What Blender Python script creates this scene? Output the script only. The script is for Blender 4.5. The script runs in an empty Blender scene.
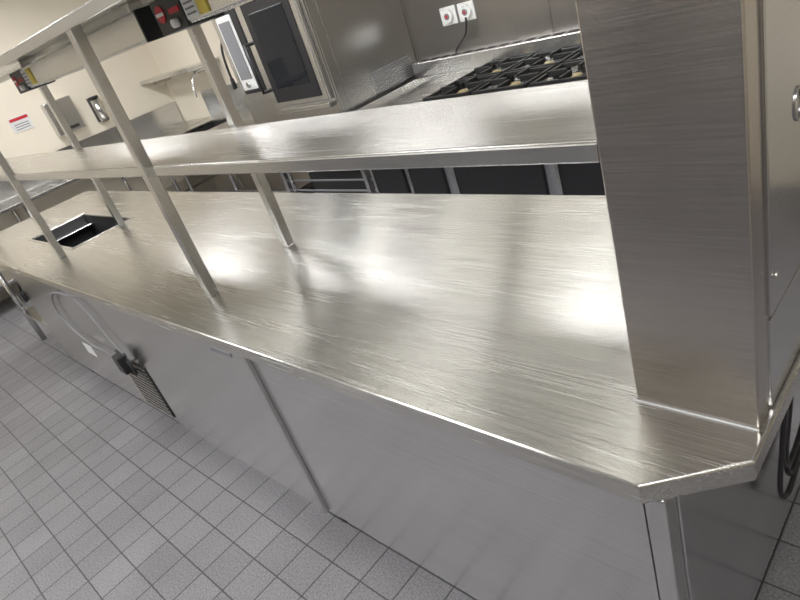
import bpy, bmesh, math
from mathutils import Vector, Matrix
S=bpy.context.scene
COL=S.collection

# ---------------------------------------------------------------- materials
def newmat(n):
    m=bpy.data.materials.new(n); m.use_nodes=True
    nt=m.node_tree; b=nt.nodes['Principled BSDF']
    return m,nt,b
def plain(n,c,r=0.5,metal=0.0,noise=0.04,nscale=20):
    m,nt,b=newmat(n)
    tc=nt.nodes.new('ShaderNodeTexCoord'); nz=nt.nodes.new('ShaderNodeTexNoise')
    nz.inputs['Scale'].default_value=nscale; nz.inputs['Detail'].default_value=3
    nt.links.new(tc.outputs['Object'],nz.inputs['Vector'])
    mx=nt.nodes.new('ShaderNodeMix'); mx.data_type='RGBA'
    mx.inputs[6].default_value=(*[max(0,v*(1-noise)) for v in c],1)
    mx.inputs[7].default_value=(*[min(1,v*(1+noise)) for v in c],1)
    nt.links.new(nz.outputs['Fac'],mx.inputs[0]); nt.links.new(mx.outputs[2],b.inputs['Base Color'])
    b.inputs['Roughness'].default_value=r; b.inputs['Metallic'].default_value=metal
    return m
def steel(n,c=(0.60,0.59,0.57),r=0.3,brush='x',tan=(0,1,0),aniso=0.7,fine=260,patch=0.03,var=0.06,pcol=0.0,lo=5):
    m,nt,b=newmat(n); L=nt.links.new
    tc=nt.nodes.new('ShaderNodeTexCoord')
    mp=nt.nodes.new('ShaderNodeMapping')
    sc={'x':(lo,fine,fine),'y':(fine,lo,fine),'z':(fine,fine,lo)}[brush]
    mp.inputs['Scale'].default_value=sc
    L(tc.outputs['Object'],mp.inputs['Vector'])
    n1=nt.nodes.new('ShaderNodeTexNoise'); n1.inputs['Scale'].default_value=1; n1.inputs['Detail'].default_value=3
    L(mp.outputs['Vector'],n1.inputs['Vector'])
    mp2=nt.nodes.new('ShaderNodeMapping')
    mp2.inputs['Scale'].default_value={'x':(1.8,14,14),'y':(14,1.8,14),'z':(14,14,1.8)}[brush]
    L(tc.outputs['Object'],mp2.inputs['Vector'])
    n2=nt.nodes.new('ShaderNodeTexNoise'); n2.inputs['Scale'].default_value=1; n2.inputs['Detail'].default_value=5
    L(mp2.outputs['Vector'],n2.inputs['Vector'])
    a=nt.nodes.new('ShaderNodeMath'); a.operation='MULTIPLY_ADD'; a.inputs[1].default_value=patch*2; a.inputs[2].default_value=r-patch-0.03
    L(n2.outputs['Fac'],a.inputs[0])
    a2=nt.nodes.new('ShaderNodeMath'); a2.operation='MULTIPLY_ADD'; a2.inputs[1].default_value=0.06
    L(n1.outputs['Fac'],a2.inputs[0]); L(a.outputs[0],a2.inputs[2])
    L(a2.outputs[0],b.inputs['Roughness'])
    mr=nt.nodes.new('ShaderNodeMapRange'); mr.inputs['From Min'].default_value=0.3; mr.inputs['From Max'].default_value=0.7
    mr.inputs['To Min'].default_value=1-var; mr.inputs['To Max'].default_value=1+var
    L(n1.outputs['Fac'],mr.inputs['Value'])
    mr2=nt.nodes.new('ShaderNodeMapRange'); mr2.inputs['From Min'].default_value=0.35; mr2.inputs['From Max'].default_value=0.65
    mr2.inputs['To Min'].default_value=1-pcol; mr2.inputs['To Max'].default_value=1+pcol
    L(n2.outputs['Fac'],mr2.inputs['Value'])
    mu=nt.nodes.new('ShaderNodeMath'); mu.operation='MULTIPLY'; L(mr.outputs[0],mu.inputs[0]); L(mr2.outputs[0],mu.inputs[1])
    vm=nt.nodes.new('ShaderNodeVectorMath'); vm.operation='SCALE'; vm.inputs[0].default_value=c
    L(mu.outputs[0],vm.inputs['Scale']); L(vm.outputs[0],b.inputs['Base Color'])
    b.inputs['Metallic'].default_value=1
    b.inputs['Anisotropic'].default_value=aniso
    cv=nt.nodes.new('ShaderNodeCombineXYZ')
    for i in range(3): cv.inputs[i].default_value=tan[i]
    L(cv.outputs[0],b.inputs['Tangent'])
    return m
def emis(n,c,s):
    m,nt,b=newmat(n)
    b.inputs['Base Color'].default_value=(*c,1)
    b.inputs['Emission Color'].default_value=(*c,1); b.inputs['Emission Strength'].default_value=s
    return m

TY=(0.04,1,0.25); TZ=(0.05,0.25,1); TX=(1,0.6,0.25)
M_top=steel('steel_worktop',(0.65,0.638,0.605),0.26,'x',TY,0.93,260,0.04,0.15,0.025,5)
M_front=steel('steel_panel',(0.71,0.705,0.70),0.22,'x',TZ,0.5,var=0.06)
M_col=steel('steel_column',(0.55,0.51,0.475),0.20,'x',TZ,0.85,fine=330,var=0.08,patch=0.015,lo=5)
M_side=steel('steel_side',(0.64,0.64,0.645),0.17,'y',TZ,0.6,var=0.04)
M_post=steel('steel_post',(0.68,0.68,0.675),0.22,'z',TX,0.3,var=0.02,patch=0.01)
M_lip=steel('steel_lip',(0.70,0.70,0.69),0.24,'x',TZ,0.4,var=0.04,patch=0.02)
M_eq=steel('steel_equipment',(0.62,0.615,0.61),0.25,'z',TX,0.3,var=0.03,patch=0.0)
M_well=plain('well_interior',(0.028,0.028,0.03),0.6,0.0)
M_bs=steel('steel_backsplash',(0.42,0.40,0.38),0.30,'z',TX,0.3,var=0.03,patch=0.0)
M_poly=plain('polished_steel',(0.72,0.72,0.71),0.18,1.0)
M_black=plain('black_plastic',(0.015,0.015,0.017),0.4)
M_iron=plain('cast_iron',(0.02,0.02,0.02),0.55,0.3)
M_brass=plain('brass_cap',(0.40,0.32,0.17),0.4,0.6)
M_white=plain('white_plastic',(0.72,0.72,0.71),0.4)
M_red=plain('red_print',(0.50,0.02,0.03),0.5)
M_yellow=plain('yellow_label',(0.75,0.6,0.1),0.5)
M_dark=plain('dark_void',(0.02,0.02,0.02),0.8)
M_grey=plain('grey_plastic',(0.20,0.20,0.215),0.5)
M_cord=plain('light_grey_cord',(0.22,0.22,0.23),0.5)
M_cream=plain('cream_wall_paint',(0.75,0.685,0.57),0.7,0,0.02,6)
M_ceil=plain('ceiling_paint',(0.72,0.715,0.69),0.85,0,0.02,6)
M_seal=plain('sealant',(0.6,0.6,0.6),0.5)
M_glass,nt,b=newmat('dark_glass'); b.inputs['Base Color'].default_value=(0.01,0.012,0.016,1); b.inputs['Roughness'].default_value=0.04; b.inputs['IOR'].default_value=1.35
M_light=emis('light_panel',(0.98,0.985,1.0),31)
M_light2=emis('hood_light',(1.0,1.0,0.93),4.4)

def tiles():
    m,nt,b=newmat('floor_tiles'); L=nt.links.new
    tc=nt.nodes.new('ShaderNodeTexCoord')
    br=nt.nodes.new('ShaderNodeTexBrick'); br.offset=0; br.squash=1
    br.inputs['Scale'].default_value=1; br.inputs['Brick Width'].default_value=0.15; br.inputs['Row Height'].default_value=0.15
    br.inputs['Mortar Size'].default_value=0.0028; br.inputs['Mortar Smooth'].default_value=0.1
    br.inputs['Color1'].default_value=(0.215,0.207,0.215,1); br.inputs['Color2'].default_value=(0.255,0.247,0.255,1)
    br.inputs['Mortar'].default_value=(0.065,0.063,0.065,1)
    L(tc.outputs['Object'],br.inputs['Vector'])
    nz=nt.nodes.new('ShaderNodeTexNoise'); nz.inputs['Scale'].default_value=140; nz.inputs['Detail'].default_value=4
    L(tc.outputs['Object'],nz.inputs['Vector'])
    cr=nt.nodes.new('ShaderNodeMapRange'); cr.inputs['From Min'].default_value=0.3; cr.inputs['From Max'].default_value=0.7
    cr.inputs['To Min'].default_value=0.68; cr.inputs['To Max'].default_value=1.28
    L(nz.outputs['Fac'],cr.inputs['Value'])
    n3=nt.nodes.new('ShaderNodeTexNoise'); n3.inputs['Scale'].default_value=2.5; n3.inputs['Detail'].default_value=6
    L(tc.outputs['Object'],n3.inputs['Vector'])
    c3=nt.nodes.new('ShaderNodeMapRange'); c3.inputs['From Min'].default_value=0.3; c3.inputs['From Max'].default_value=0.7
    c3.inputs['To Min'].default_value=0.88; c3.inputs['To Max'].default_value=1.1
    L(n3.outputs['Fac'],c3.inputs['Value'])
    mu=nt.nodes.new('ShaderNodeMath'); mu.operation='MULTIPLY'; L(cr.outputs[0],mu.inputs[0]); L(c3.outputs[0],mu.inputs[1])
    vm=nt.nodes.new('ShaderNodeVectorMath'); vm.operation='SCALE'
    L(br.outputs['Color'],vm.inputs[0]); L(mu.outputs[0],vm.inputs['Scale'])
    L(vm.outputs[0],b.inputs['Base Color'])
    bp=nt.nodes.new('ShaderNodeBump'); bp.invert=True; bp.inputs['Strength'].default_value=0.5; bp.inputs['Distance'].default_value=0.002
    L(br.outputs['Fac'],bp.inputs['Height']); L(bp.outputs[0],b.inputs['Normal'])
    b.inputs['Roughness'].default_value=0.5
    return m
M_tile=tiles()

# ---------------------------------------------------------------- helpers
def group(n):
    e=bpy.data.objects.new(n,None); COL.objects.link(e); e.empty_display_size=0.1; return e
def add(n,me,mat,parent,loc=(0,0,0)):
    o=bpy.data.objects.new(n,me); COL.objects.link(o); o.location=loc
    if mat: me.materials.append(mat)
    if parent: o.parent=parent
    return o
def box(n,x0,x1,y0,y1,z0,z1,mat,parent=None,bev=0.0,seg=2):
    me=bpy.data.meshes.new(n); bm=bmesh.new()
    bmesh.ops.create_cube(bm,size=1)
    bmesh.ops.scale(bm,vec=(abs(x1-x0),abs(y1-y0),abs(z1-z0)),verts=bm.verts)
    if bev>0:
        bmesh.ops.bevel(bm,geom=bm.edges[:],offset=bev,segments=seg,affect='EDGES',profile=0.5)
    bm.to_mesh(me); bm.free()
    return add(n,me,mat,parent,((x0+x1)/2,(y0+y1)/2,(z0+z1)/2))
def cyl(n,c,r,h,mat,parent=None,axis='z',seg=24,r2=None,bev=0):
    me=bpy.data.meshes.new(n); bm=bmesh.new()
    bmesh.ops.create_cone(bm,cap_ends=True,segments=seg,radius1=r,radius2=r if r2 is None else r2,depth=h)
    if bev>0:
        es=[e for e in bm.edges if len(e.link_faces)==2 and any(len(f.verts)>4 for f in e.link_faces)]
        bmesh.ops.bevel(bm,geom=es,offset=bev,segments=2,affect='EDGES')
    if axis=='x': bmesh.ops.rotate(bm,matrix=Matrix.Rotation(math.pi/2,3,'Y'),verts=bm.verts)
    if axis=='y': bmesh.ops.rotate(bm,matrix=Matrix.Rotation(math.pi/2,3,'X'),verts=bm.verts)
    for f in bm.faces: f.smooth=len(f.verts)==4
    bm.to_mesh(me); bm.free()
    return add(n,me,mat,parent,c)
def tube(n,pts,r,mat,parent=None,smooth=True,cyclic=False):
    cu=bpy.data.curves.new(n,'CURVE'); cu.dimensions='3D'; cu.bevel_depth=r; cu.bevel_resolution=3; cu.resolution_u=10
    sp=cu.splines.new('NURBS' if smooth else 'POLY'); sp.points.add(len(pts)-1)
    for p,q in zip(sp.points,pts): p.co=(*q,1)
    if smooth and not cyclic: sp.use_endpoint_u=True; sp.order_u=min(4,len(pts))
    sp.use_cyclic_u=cyclic
    cu.use_fill_caps=True
    o=bpy.data.objects.new(n+'_c',cu); COL.objects.link(o)
    dg=bpy.context.evaluated_depsgraph_get()
    me=bpy.data.meshes.new_from_object(o.evaluated_get(dg)); bpy.data.objects.remove(o)
    me.name=n
    me.materials.clear()
    for p in me.polygons: p.use_smooth=True
    return add(n,me,mat,parent)
def slab(n,outer,holes,z0,z1,mat,parent,bev=0.003):
    cu=bpy.data.curves.new(n,'CURVE'); cu.dimensions='2D'; cu.fill_mode='BOTH'
    cu.extrude=(z1-z0)/2-bev; cu.bevel_depth=bev; cu.bevel_resolution=3; cu.offset=-bev
    for ring in [outer]+holes:
        sp=cu.splines.new('POLY'); sp.points.add(len(ring)-1); sp.use_cyclic_u=True
        for p,q in zip(sp.points,ring): p.co=(q[0],q[1],0,1)
    o=bpy.data.objects.new(n+'_c',cu); COL.objects.link(o)
    dg=bpy.context.evaluated_depsgraph_get()
    me=bpy.data.meshes.new_from_object(o.evaluated_get(dg)); bpy.data.objects.remove(o)
    me.name=n; me.materials.clear()
    for p in me.polygons: p.use_smooth=False
    return add(n,me,mat,parent,(0,0,(z0+z1)/2))

# ---------------------------------------------------------------- room
XL,XR,YF,YB,H=-7.5,2.6,-2.6,3.05,2.8
box('floor',XL-.1,XR+.1,YF-.1,YB+.1,-0.1,0,M_tile)
box('ceiling',XL-.1,XR+.1,YF-.1,YB+.1,H,H+0.1,M_ceil)
box('wall_back',XL-.1,XR+.1,YB,YB+.1,0,H,M_cream)
box('wall_front',XL-.1,XR+.1,YF-.1,YF,0,H,M_cream)
box('wall_left',XL-.1,XL,YF,YB,0,H,M_cream)
box('wall_right',XR,XR+.1,YF,YB,0,H,M_cream)

for i,(x,y) in enumerate([(-6.0,1.2),(-3.6,1.0),(-1.3,1.0),(-5.0,-1.2),(-2.4,-1.2),(0.3,-1.2)]):
    g=group('ceiling_light')
    box('frame',x-.62,x+.62,y-.17,y+.17,H-.03,H,M_white,g,0.004)
    box('diffuser',x-.60,x+.60,y-.15,y+.15,H-.036,H-.028,M_light,g)

# unseen fridges added behind the camera as a dark backdrop for steel reflections
for i in range(4):
    x0=-4.6+i*1.35
    g=group('added_fridge')
    box('cabinet',x0,x0+1.3,-2.59,-1.92,0.12,2.05,M_front,g,0.006)
    for k in range(2):
        a=x0+.02+k*.64
        box('door_%d'%k,a,a+.62,-1.92,-1.87,0.30,1.98,M_front,g,0.01)
        tube('handle_%d'%k,[(a+(.55 if k==0 else .07),-1.87,0.95),(a+(.55 if k==0 else .07),-1.82,0.95),(a+(.55 if k==0 else .07),-1.82,1.35),(a+(.55 if k==0 else .07),-1.87,1.35)],0.012,M_black,g,False)
    box('kick_grille',x0+.03,x0+1.27,-1.90,-1.88,0.14,0.27,M_dark,g,0.003)
    for xx in (x0+.08,x0+1.22):
        for yy in (-2.5,-2.0): cyl('foot',(xx,yy,0.06),0.025,0.12,M_black,g)

# ---------------------------------------------------------------- main bench
B=group('stainless_steel_bench')
XE=-0.229; XLFT=-5.65; D=1.045
WX0,WX1,WY0,WY1=-4.72,-3.85,0.28,0.66
slab('worktop',[(XLFT,0),(-0.361,0),(XE,0.119),(XE,D),(XLFT,D)],
     [[(WX0,WY0),(WX0,WY1),(WX1,WY1),(WX1,WY0)]],0.856,0.90,M_top,B,0.006)
box('cabinet_body',-3.80,-0.335,0.036,0.99,0.13,0.857,M_front,B,0.002)
box('cabinet_body_left',-4.46,-3.80,0.036,0.99,0.13,0.50,M_front,B,0.002)
box('door_panel_1',-1.598,-0.372,0.024,0.036,0.135,0.855,M_front,B,0.003)
box('door_panel_2',-2.75,-1.632,0.014,0.036,0.135,0.855,M_front,B,0.003)
box('door_edge_strip',-1.630,-1.602,0.008,0.036,0.135,0.855,M_post,B,0.003)
box('door_panel_3',-4.46,-2.765,0.022,0.036,0.135,0.855,M_front,B,0.003)
box('left_back_panel',-4.46,-3.80,0.975,0.99,0.50,0.857,M_front,B,0.003)
box('left_side_panel',-4.475,-4.46,0.022,0.99,0.13,0.55,M_side,B,0.003)
box('corner_post',-0.368,-0.332,0.020,0.06,0.10,0.857,M_post,B,0.003)
box('name_plate',-1.83,-1.70,0.011,0.015,0.818,0.835,M_grey,B,0.001)
box('end_panel',-0.336,-0.328,0.062,0.95,0.135,0.855,M_side,B,0.002)
box('vent_back',-3.13,-2.80,0.016,0.022,0.17,0.48,M_dark,B)
for i in range(13):
    box('vent_slat_%d'%i,-3.13,-2.80,0.010,0.018,0.178+i*0.024,0.185+i*0.024,M_lip,B,0.001)
for i,x in enumerate([-4.35,-3.55,-2.75,-1.65,-0.75,-0.40]):
    for j,y in enumerate([0.10,0.93]):
        cyl('leg_%d_%d'%(i,j),(x,y,0.065),0.022,0.13,M_poly,B)
        cyl('foot_%d_%d'%(i,j),(x,y,0.012),0.03,0.024,M_black,B)
for j,y in enumerate([0.10,0.93]):
    cyl('end_leg_%d'%j,(-5.55,y,0.43),0.022,0.86,M_post,B)
box('under_shelf',-5.6,-4.48,0.08,0.96,0.25,0.28,M_front,B,0.004)
zb=0.56
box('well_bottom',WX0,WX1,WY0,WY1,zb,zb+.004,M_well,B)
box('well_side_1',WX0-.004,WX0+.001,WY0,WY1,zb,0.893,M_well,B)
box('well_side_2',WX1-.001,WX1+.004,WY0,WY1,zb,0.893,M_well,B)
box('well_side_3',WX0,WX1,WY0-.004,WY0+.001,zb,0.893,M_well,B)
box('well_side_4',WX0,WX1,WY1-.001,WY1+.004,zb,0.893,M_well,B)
for s,(a,b_,c,d) in enumerate([(WX0-.014,WX0,WY0-.014,WY1+.014),(WX1,WX1+.014,WY0-.014,WY1+.014),(WX0,WX1,WY0-.014,WY0),(WX0,WX1,WY1,WY1+.014)]):
    box('well_rim_%d'%s,a,b_,c,d,0.898,0.903,M_lip,B,0.001)
box('well_step',WX0+.002,WX0+.12,WY0+.002,WY1-.002,0.83,0.838,M_eq,B,0.002)
cyl('drain',(-4.28,0.47,zb+.008),0.04,0.006,M_eq,B)

# bench cords hang from the bench (parts of it)
yc=0.004
tube('cord_loop',[(-3.09,0.015,0.85),(-3.25,yc,0.82),(-3.50,yc,0.84),(-3.72,yc,0.74),(-3.78,yc,0.60),(-3.62,yc,0.53),(-3.42,yc,0.47),(-3.2,yc,0.50),(-3.05,yc,0.43),(-2.93,yc,0.49)],0.0055,M_cord,B)
tube('cord_drop',[(-3.30,0.012,0.85),(-3.12,yc,0.80),(-3.04,yc,0.68),(-3.0,yc,0.60),(-2.93,yc,0.56),(-2.91,yc,0.50)],0.0055,M_cord,B)
tube('cord_coil',[(-2.98,yc-.01,0.56),(-2.88,yc-.015,0.54),(-2.84,yc-.01,0.46),(-2.90,yc-.015,0.42),(-2.96,yc-.01,0.47),(-2.88,yc-.01,0.56)],0.008,M_black,B)
box('cord_tag',-3.55,-3.42,-0.014,-0.011,0.42,0.49,M_white,B)
box('cord_plug',-2.96,-2.88,-0.045,-0.005,0.46,0.56,M_black,B,0.008)
tube('left_cord',[(-4.52,0.06,0.80),(-4.55,0.03,0.70),(-4.6,0.02,0.62),(-4.52,0.01,0.56),(-4.49,0.02,0.66)],0.008,M_black,B)
box('left_plug',-4.60,-4.50,0.0,0.05,0.60,0.66,M_black,B,0.008)
for i,(dy,dz) in enumerate([(0,0),(0.05,0.04),(0.02,0.09)]):
    tube('end_cord_%d'%i,[(-0.315,0.64,0.80),(-0.30,0.58+dy,0.62+dz),(-0.30,0.49+dy,0.46+dz),(-0.295,0.50+dy,0.34+dz),(-0.29,0.62,0.36+dz),(-0.31,0.9,0.5)],0.006,M_black,B)

# ---------------------------------------------------------------- gantry
G=group('gantry_overshelf')
CX0,CX1,CY0,CY1=-0.444,-0.242,0.187,0.545
box('end_column',CX0,CX1,CY0,CY1,0.90,1.84,M_col,G,0.003)
box('side_cover_upper',CX1-.001,CX1+.005,CY0+.058,CY1-.005,1.085,1.838,M_side,G,0.002)
box('side_cover_lower',CX1-.001,CX1+.003,CY0+.058,CY1-.005,0.905,1.078,M_side,G,0.001)
cyl('cover_screw',(CX1+.007,CY0+.075,1.15),0.005,0.006,M_poly,G,'x',12)
ring=[(CX1+.006,0.385+0.018*math.cos(t*math.pi/8),1.365+0.024*math.sin(t*math.pi/8)) for t in range(16)]
tube('oval_ring',ring,0.0022,M_eq,G,True,True)  # thin oval ring on the upper side cover
tube('sealant_bead',[(CX0-.002,CY1,0.902),(CX0-.002,CY0-.002,0.902),(CX1,CY0-.002,0.902)],0.002,M_seal,G,False)
SX0=-5.62
box('mid_shelf_deck',SX0,CX0,0.188,0.525,1.392,1.402,M_top,G,0.003)
box('mid_shelf_front_lip',SX0,CX0,0.186,0.194,1.366,1.398,M_lip,G,0.003)
box('mid_shelf_back_lip',SX0,CX0,0.519,0.527,1.366,1.398,M_lip,G,0.003)
for i,x in enumerate([-2.04,-3.77,-5.5]):
    for j in range(2):
        ya=0.170 if j==0 else 0.547
        box('post_%d_%d'%(i,j),x-.019,x+.019,ya,ya+.037,0.90,1.85,M_post,G,0.003)
    box('shelf_bracket_%d'%i,x-.015,x+.015,0.2,0.52,1.372,1.392,M_post,G,0.002)
box('top_shelf_deck',SX0,CX1,0.17,0.58,1.862,1.872,M_top,G,0.003)
box('top_shelf_front_lip',SX0,CX1,0.165,0.175,1.838,1.872,M_lip,G,0.003)
box('top_shelf_back_lip',SX0,CX1,0.575,0.585,1.838,1.872,M_lip,G,0.003)

for k,(a,b_) in enumerate([(-1.90,-0.52),(-3.52,-2.02)]):
    h=group('heat_lamp')
    y0=0.375
    box('control_box',a,a+0.17,y0,y0+.13,1.738,1.835,M_black,h,0.004)
    box('lamp_housing',a+0.17,b_,y0+.005,y0+.125,1.745,1.835,M_lip,h,0.006)
    box('reflector_slot',a+0.35,b_-.05,y0+.03,y0+.10,1.742,1.747,M_poly,h)
    box('end_cap',b_,b_+.012,y0,y0+.13,1.74,1.838,M_black,h,0.003)
    cyl('logo',(a+.045,y0-.002,1.795),0.024,0.004,M_red,h,'y')
    box('logo_text',a+.022,a+.068,y0-.006,y0-.003,1.790,1.799,M_white,h)
    box('red_plate',a+.10,a+.16,y0-.004,y0,1.785,1.80,M_red,h)
    box('white_label',a+.18,a+.25,y0,y0+.006,1.755,1.825,M_white,h)
    for q in range(4): box('label_line_%d'%q,a+.19,a+.24,y0-.002,y0+.001,1.765+q*.014,1.770+q*.014,M_grey,h)
    box('yellow_label',a+.255,a+.30,y0,y0+.006,1.755,1.825,M_yellow,h)
    cyl('knob',(a+.12,y0-.008,1.76),0.012,0.02,M_white,h,'y',16)
    for xx in (a+.1,b_-.1): box('hanger',xx-.01,xx+.01,y0+.04,y0+.09,1.834,1.863,M_post,h)

# ---------------------------------------------------------------- combi oven
O=group('combi_oven')
X0,X1,Y0,Y1=-4.50,-3.39,2.15,3.045
box('body',X0,X1,Y0+.02,Y1,0.92,1.93,M_eq,O,0.006)
box('front_fascia',X0,X1,Y0,Y0+.02,0.92,1.93,M_eq,O,0.006)
box('door_frame',-4.09,-3.41,Y0-.04,Y0,1.08,1.91,M_lip,O,0.012)
box('door_glass',-4.01,-3.47,Y0-.046,Y0-.038,1.12,1.87,M_black,O,0.004)
box('inner_window',-3.94,-3.54,Y0-.049,Y0-.045,1.22,1.74,M_glass,O,0.001)
box('control_bezel',-4.43,-4.13,Y0-.018,Y0,1.22,1.86,M_black,O,0.012)
box('control_frame',-4.41,-4.21,Y0-.024,Y0-.012,1.25,1.79,M_white,O,0.010)
box('control_screen',-4.385,-4.235,Y0-.03,Y0-.022,1.33,1.75,M_grey,O,0.003)
cyl('control_dial',(-4.31,Y0-.03,1.29),0.022,0.02,M_poly,O,'y')
cyl('logo',(-3.66,Y0-.05,1.80),0.02,0.004,M_red,O,'y')
tube('door_handle',[(-4.05,Y0-.04,1.22),(-4.05,Y0-.10,1.22),(-4.05,Y0-.10,1.56),(-4.05,Y0-.04,1.56)],0.014,M_black,O,False)
box('drip_tray',-4.06,-3.43,Y0-.045,Y0,1.03,1.065,M_poly,O,0.004)
box('side_panel',X1,X1+.006,Y0+.10,Y1-.03,0.95,1.90,M_eq,O,0.003)
for i in range(10):
    box('side_louvre_%d'%i,X1+.005,X1+.016,Y0+.38,Y1-.10,0.975+i*.016,0.981+i*.016,M_grey,O,0.001)
T=group('oven_stand')
for x in (X0+.03,X1-.03):
    for y in (Y0+.05,Y1-.05):
        box('stand_leg',x-.02,x+.02,y-.02,y+.02,0,0.88,M_post,T,0.003)
box('stand_top',X0,X1,Y0+.02,Y1-.01,0.88,0.918,M_eq,T,0.004)
box('stand_shelf',X0+.02,X1-.02,Y0+.04,Y1-.04,0.20,0.23,M_eq,T,0.004)
box('stand_shade_sheet',X0+.02,X1-.02,Y0+.30,Y0+.31,0.23,0.88,M_dark,T)  # dark sheet standing in for the shade inside the open stand
for i in range(6):
    box('tray_rail_%d'%i,X0+.05,X1-.05,Y0+.10,Y0+.115,0.33+i*.09,0.34+i*.09,M_grey,T)

# ---------------------------------------------------------------- gas range
R=group('gas_range')
RX0,RX1,RY0,RY1=-3.34,-0.20,2.13,2.93
box('range_body',RX0,RX1,RY0+.05,RY1,0.15,0.86,M_grey,R,0.004)
box('control_fascia',RX0,RX1,RY0,RY0+.05,0.74,0.90,M_lip,R,0.01)
box('cook_top',RX0,RX1,RY0+.02,RY1,0.86,0.905,M_lip,R,0.004)
box('back_riser',RX0,RX1,RY1-.02,3.03,0.86,1.06,M_lip,R,0.005)
for i in range(30):
    x=RX0+.05+i*.103
    box('flue_slot_%d'%i,x,x+.07,RY1+.01,RY1+.06,1.058,1.062,M_dark,R)
box('griddle_plate',RX0+.05,-2.70,RY0+.08,RY1-.06,0.905,0.925,M_top,R,0.004)
for n,(a,b_,c_,d) in enumerate([(RX0+.03,RX0+.05,RY0+.08,RY1-.03),(-2.70,-2.68,RY0+.08,RY1-.03),(RX0+.03,-2.68,RY1-.06,RY1-.03)]):
    box('griddle_guard_%d'%n,a,b_,c_,d,0.905,0.96,M_poly,R,0.003)
bi=0
for ix in range(6):
    for iy in range(2):
        cx=-2.46+ix*0.38; cy=RY0+.22+iy*0.37
        w,hd=0.165,0.160
        zt=0.985
        nm='trivet_%d_'%bi
        box('burner_bowl_%d'%bi,cx-w+.02,cx+w-.02,cy-hd+.02,cy+hd-.02,0.905,0.909,M_well,R)
        for s in (-1,1):
            box(nm+'sx%d'%s,cx+s*w-.011,cx+s*w+.011,cy-hd,cy+hd,zt-.02,zt,M_iron,R,0.003)
            box(nm+'sy%d'%s,cx-w,cx+w,cy+s*hd-.011,cy+s*hd+.011,zt-.02,zt,M_iron,R,0.003)
            box(nm+'fx%d'%s,min(cx+s*.045,cx+s*w),max(cx+s*.045,cx+s*w),cy-.010,cy+.010,zt-.02,zt+.010,M_iron,R,0.003)
            box(nm+'fy%d'%s,cx-.010,cx+.010,min(cy+s*.045,cy+s*hd),max(cy+s*.045,cy+s*hd),zt-.02,zt+.010,M_iron,R,0.003)
            for t in (-1,1):
                box(nm+'foot%d%d'%(s,t),cx+s*w-.012,cx+s*w+.012,cy+t*hd-.012,cy+t*hd+.012,0.905,zt,M_iron,R)
        cyl('burner_base_%d'%bi,(cx,cy,0.922),0.060,0.03,M_iron,R,bev=.003)
        cyl('burner_cap_%d'%bi,(cx,cy,0.948),0.034,0.022,M_brass,R,bev=.004)
        bi+=1
for i in range(14):
    cyl('knob_%d'%i,(RX0+.15+i*.22,RY0-.015,0.82),0.022,0.03,M_black,R,'y',20,bev=.003)
for i,(a,b_) in enumerate([(-3.30,-2.98),(-2.94,-2.62),(-2.54,-1.88),(-1.80,-1.08),(-1.0,-0.28)]):
    box('oven_door_%d'%i,a,b_,RY0+.02,RY0+.05,0.20,0.72,M_black,R,0.008)
    box('oven_trim_l_%d'%i,a,a+.025,RY0+.012,RY0+.03,0.20,0.72,M_eq,R,0.003)
    tube('oven_handle_%d'%i,[(a+.06,RY0+.02,0.67),(a+.06,RY0-.02,0.67),(b_-.06,RY0-.02,0.67),(b_-.06,RY0+.02,0.67)],0.011,M_poly,R,False)
for x in (RX0+.08,-2.6,-1.8,-1.0,RX1-.08):
    for y in (RY0+.12,RY1-.08):
        cyl('range_leg',(x,y,0.075),0.025,0.15,M_poly,R)

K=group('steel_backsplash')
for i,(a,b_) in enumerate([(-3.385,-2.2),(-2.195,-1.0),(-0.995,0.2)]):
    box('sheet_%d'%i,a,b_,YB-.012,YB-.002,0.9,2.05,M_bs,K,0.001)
for cx in (-2.98,-2.82):
    w=group('wall_socket')
    box('plate',cx-.07,cx+.07,YB-.024,YB-.012,1.25,1.37,M_white,w,0.006)
    cyl('dial',(cx,YB-.033,1.31),0.046,0.02,M_white,w,'y',bev=.003)
    cyl('outlet_ring',(cx,YB-.044,1.31),0.022,0.004,M_grey,w,'y',20)
    cyl('switch_dot',(cx,YB-.047,1.31),0.010,0.004,M_red,w,'y',16)
c=group('power_cable')
tube('cord',[(-2.80,2.98,1.28),(-2.80,2.97,1.20),(-2.86,2.98,1.14),(-2.95,3.0,1.10),(-2.98,3.01,1.065)],0.007,M_black,c)

Hd=group('exhaust_hood')
hx0,hx1,hy0,hy1=-4.55,0.4,1.95,3.045
box('hood_front',hx0,hx1,hy0,hy0+.02,2.15,2.75,M_eq,Hd,0.003)
box('hood_left',hx0,hx0+.02,hy0+.02,hy1,2.15,2.75,M_eq,Hd,0.003)
box('hood_right',hx1-.02,hx1,hy0+.02,hy1,2.15,2.75,M_eq,Hd,0.003)
box('hood_roof',hx0+.02,hx1-.02,hy0+.02,hy1,2.45,2.47,M_eq,Hd)
for i,(a,b_) in enumerate([(-4.3,-4.0),(-3.35,-2.70),(-2.50,-1.80),(-1.4,-0.8)]):
    box('hood_lamp_%d'%i,a,b_,2.05,2.50,2.425,2.449,M_light2,Hd,0.003)

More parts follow.
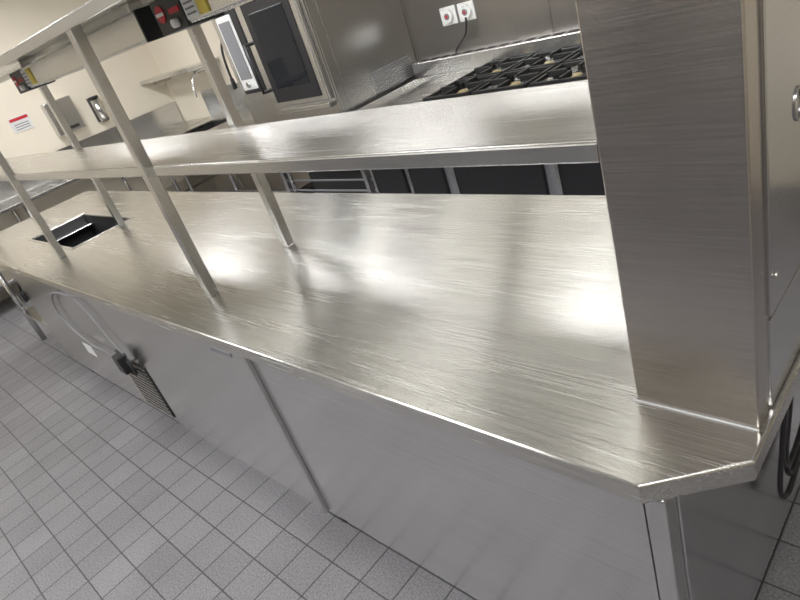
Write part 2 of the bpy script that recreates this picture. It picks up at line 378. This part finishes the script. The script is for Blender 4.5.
# ---------------------------------------------------------------- left area
Wb=group('sink_bench')
bx0,bx1,by0,by1=-6.75,-4.62,2.33,3.04
sx0,sx1,sy0,sy1=-6.5,-5.9,2.45,2.88
slab('bench_top',[(bx0,by0),(bx1,by0),(bx1,by1),(bx0,by1)],[[(sx0,sy0),(sx0,sy1),(sx1,sy1),(sx1,sy0)]],0.865,0.90,M_top,Wb,0.003)
box('splashback',bx0,bx1,by1-.02,by1,0.90,1.20,M_lip,Wb,0.003)
box('basin_bottom',sx0,sx1,sy0,sy1,0.62,0.624,M_well,Wb)
box('basin_l',sx0-.004,sx0,sy0,sy1,0.62,0.88,M_well,Wb); box('basin_r',sx1,sx1+.004,sy0,sy1,0.62,0.88,M_well,Wb)
box('basin_f',sx0,sx1,sy0-.004,sy0,0.62,0.88,M_well,Wb); box('basin_b',sx0,sx1,sy1,sy1+.004,0.62,0.88,M_well,Wb)
box('shelf_low',bx0+.03,bx1-.03,by0+.03,by1-.03,0.25,0.28,M_eq,Wb,0.003)
for x in (bx0+.05,-5.7,bx1-.05):
    for y in (by0+.05,by1-.05): cyl('bench_leg',(x,y,0.433),0.02,0.865,M_post,Wb)
tube('faucet_riser',[(-6.2,2.95,0.90),(-6.2,2.95,1.30),(-6.2,2.93,1.42),(-6.2,2.80,1.44),(-6.2,2.68,1.38),(-6.2,2.66,1.20)],0.014,M_poly,Wb)
cyl('faucet_base',(-6.2,2.95,0.92),0.03,0.04,M_poly,Wb)
tube('faucet_lever',[(-6.2,2.95,0.98),(-6.10,2.93,1.0)],0.009,M_poly,Wb,False)
tube('spray_riser',[(-5.5,2.95,0.90),(-5.5,2.95,1.55),(-5.5,2.90,1.68),(-5.5,2.78,1.66),(-5.5,2.72,1.5),(-5.5,2.72,1.28)],0.012,M_black,Wb)
cyl('spray_head',(-5.5,2.72,1.24),0.025,0.10,M_black,Wb,r2=0.018)
cyl('spray_base',(-5.5,2.95,0.92),0.03,0.04,M_poly,Wb)

W2=group('wall_bench')
wx0,wx1,wy0,wy1=-7.49,-6.8,-0.6,3.04
box('bench_top',wx0,wx1,wy0,wy1,0.865,0.90,M_top,W2,0.004)
box('splashback',wx0,wx0+.02,wy0,wy1,0.90,1.15,M_side,W2,0.003)
box('shelf_low',wx0+.03,wx1-.03,wy0+.03,wy1-.03,0.25,0.28,M_eq,W2,0.003)
for y in (wy0+.05,0.8,2.0,wy1-.75):
    for x in (wx0+.05,wx1-.05): cyl('bench_leg',(x,y,0.433),0.02,0.865,M_post,W2)
Sh=group('wall_shelf')
box('shelf_plate',-7.48,-6.1,2.74,3.045,1.47,1.49,M_poly,Sh,0.004)
box('shelf_lip',-7.48,-6.1,2.735,2.745,1.45,1.49,M_poly,Sh,0.003)
for x in (-7.3,-6.3): box('shelf_bracket',x-.012,x+.012,2.80,3.045,1.40,1.47,M_post,Sh,0.003)
P=group('soap_dispenser')
cyl('dispenser_body',(-7.44,2.14,1.37),0.055,0.26,M_eq,P,bev=.01)
cyl('dispenser_cap',(-7.44,2.14,1.51),0.057,0.03,M_black,P,bev=.006)
box('mount',-7.498,-7.44,2.08,2.12,1.25,1.52,M_black,P,0.003)
P=group('paper_towel_dispenser')
box('case',-7.495,-7.38,1.60,1.90,1.27,1.62,M_eq,P,0.012)
box('outlet_slot',-7.382,-7.376,1.66,1.84,1.30,1.33,M_dark,P)
P=group('wall_sign')
box('board',-7.498,-7.49,1.24,1.45,1.45,1.60,M_white,P,0.002)
box('red_band',-7.491,-7.487,1.25,1.44,1.56,1.59,M_red,P)
for i in range(3): box('text_line_%d'%i,-7.491,-7.487,1.27,1.42,1.47+i*.024,1.478+i*.024,M_grey,P)

# ---------------------------------------------------------------- world, camera
w=bpy.data.worlds.new('world'); S.world=w; w.use_nodes=True
w.node_tree.nodes['Background'].inputs[0].default_value=(0.9,0.95,1,1)
w.node_tree.nodes['Background'].inputs[1].default_value=0.3
f=605
vx=Vector((615,-112,605)).normalized()
vz=Vector((-395,1100,605)).normalized()
vz=(vz-vx*vz.dot(vx)).normalized()
vy=vz.cross(vx)
cam=bpy.data.cameras.new('camera'); cam.sensor_width=36; cam.lens=36*f/800; cam.clip_start=0.02
co=bpy.data.objects.new('camera',cam); COL.objects.link(co)
M=Matrix((vx,vy,vz)).to_4x4(); M.translation=Vector((0,-0.612,1.70)); co.matrix_world=M
S.camera=co
S.view_settings.view_transform='Standard'
S.view_settings.exposure=0.22
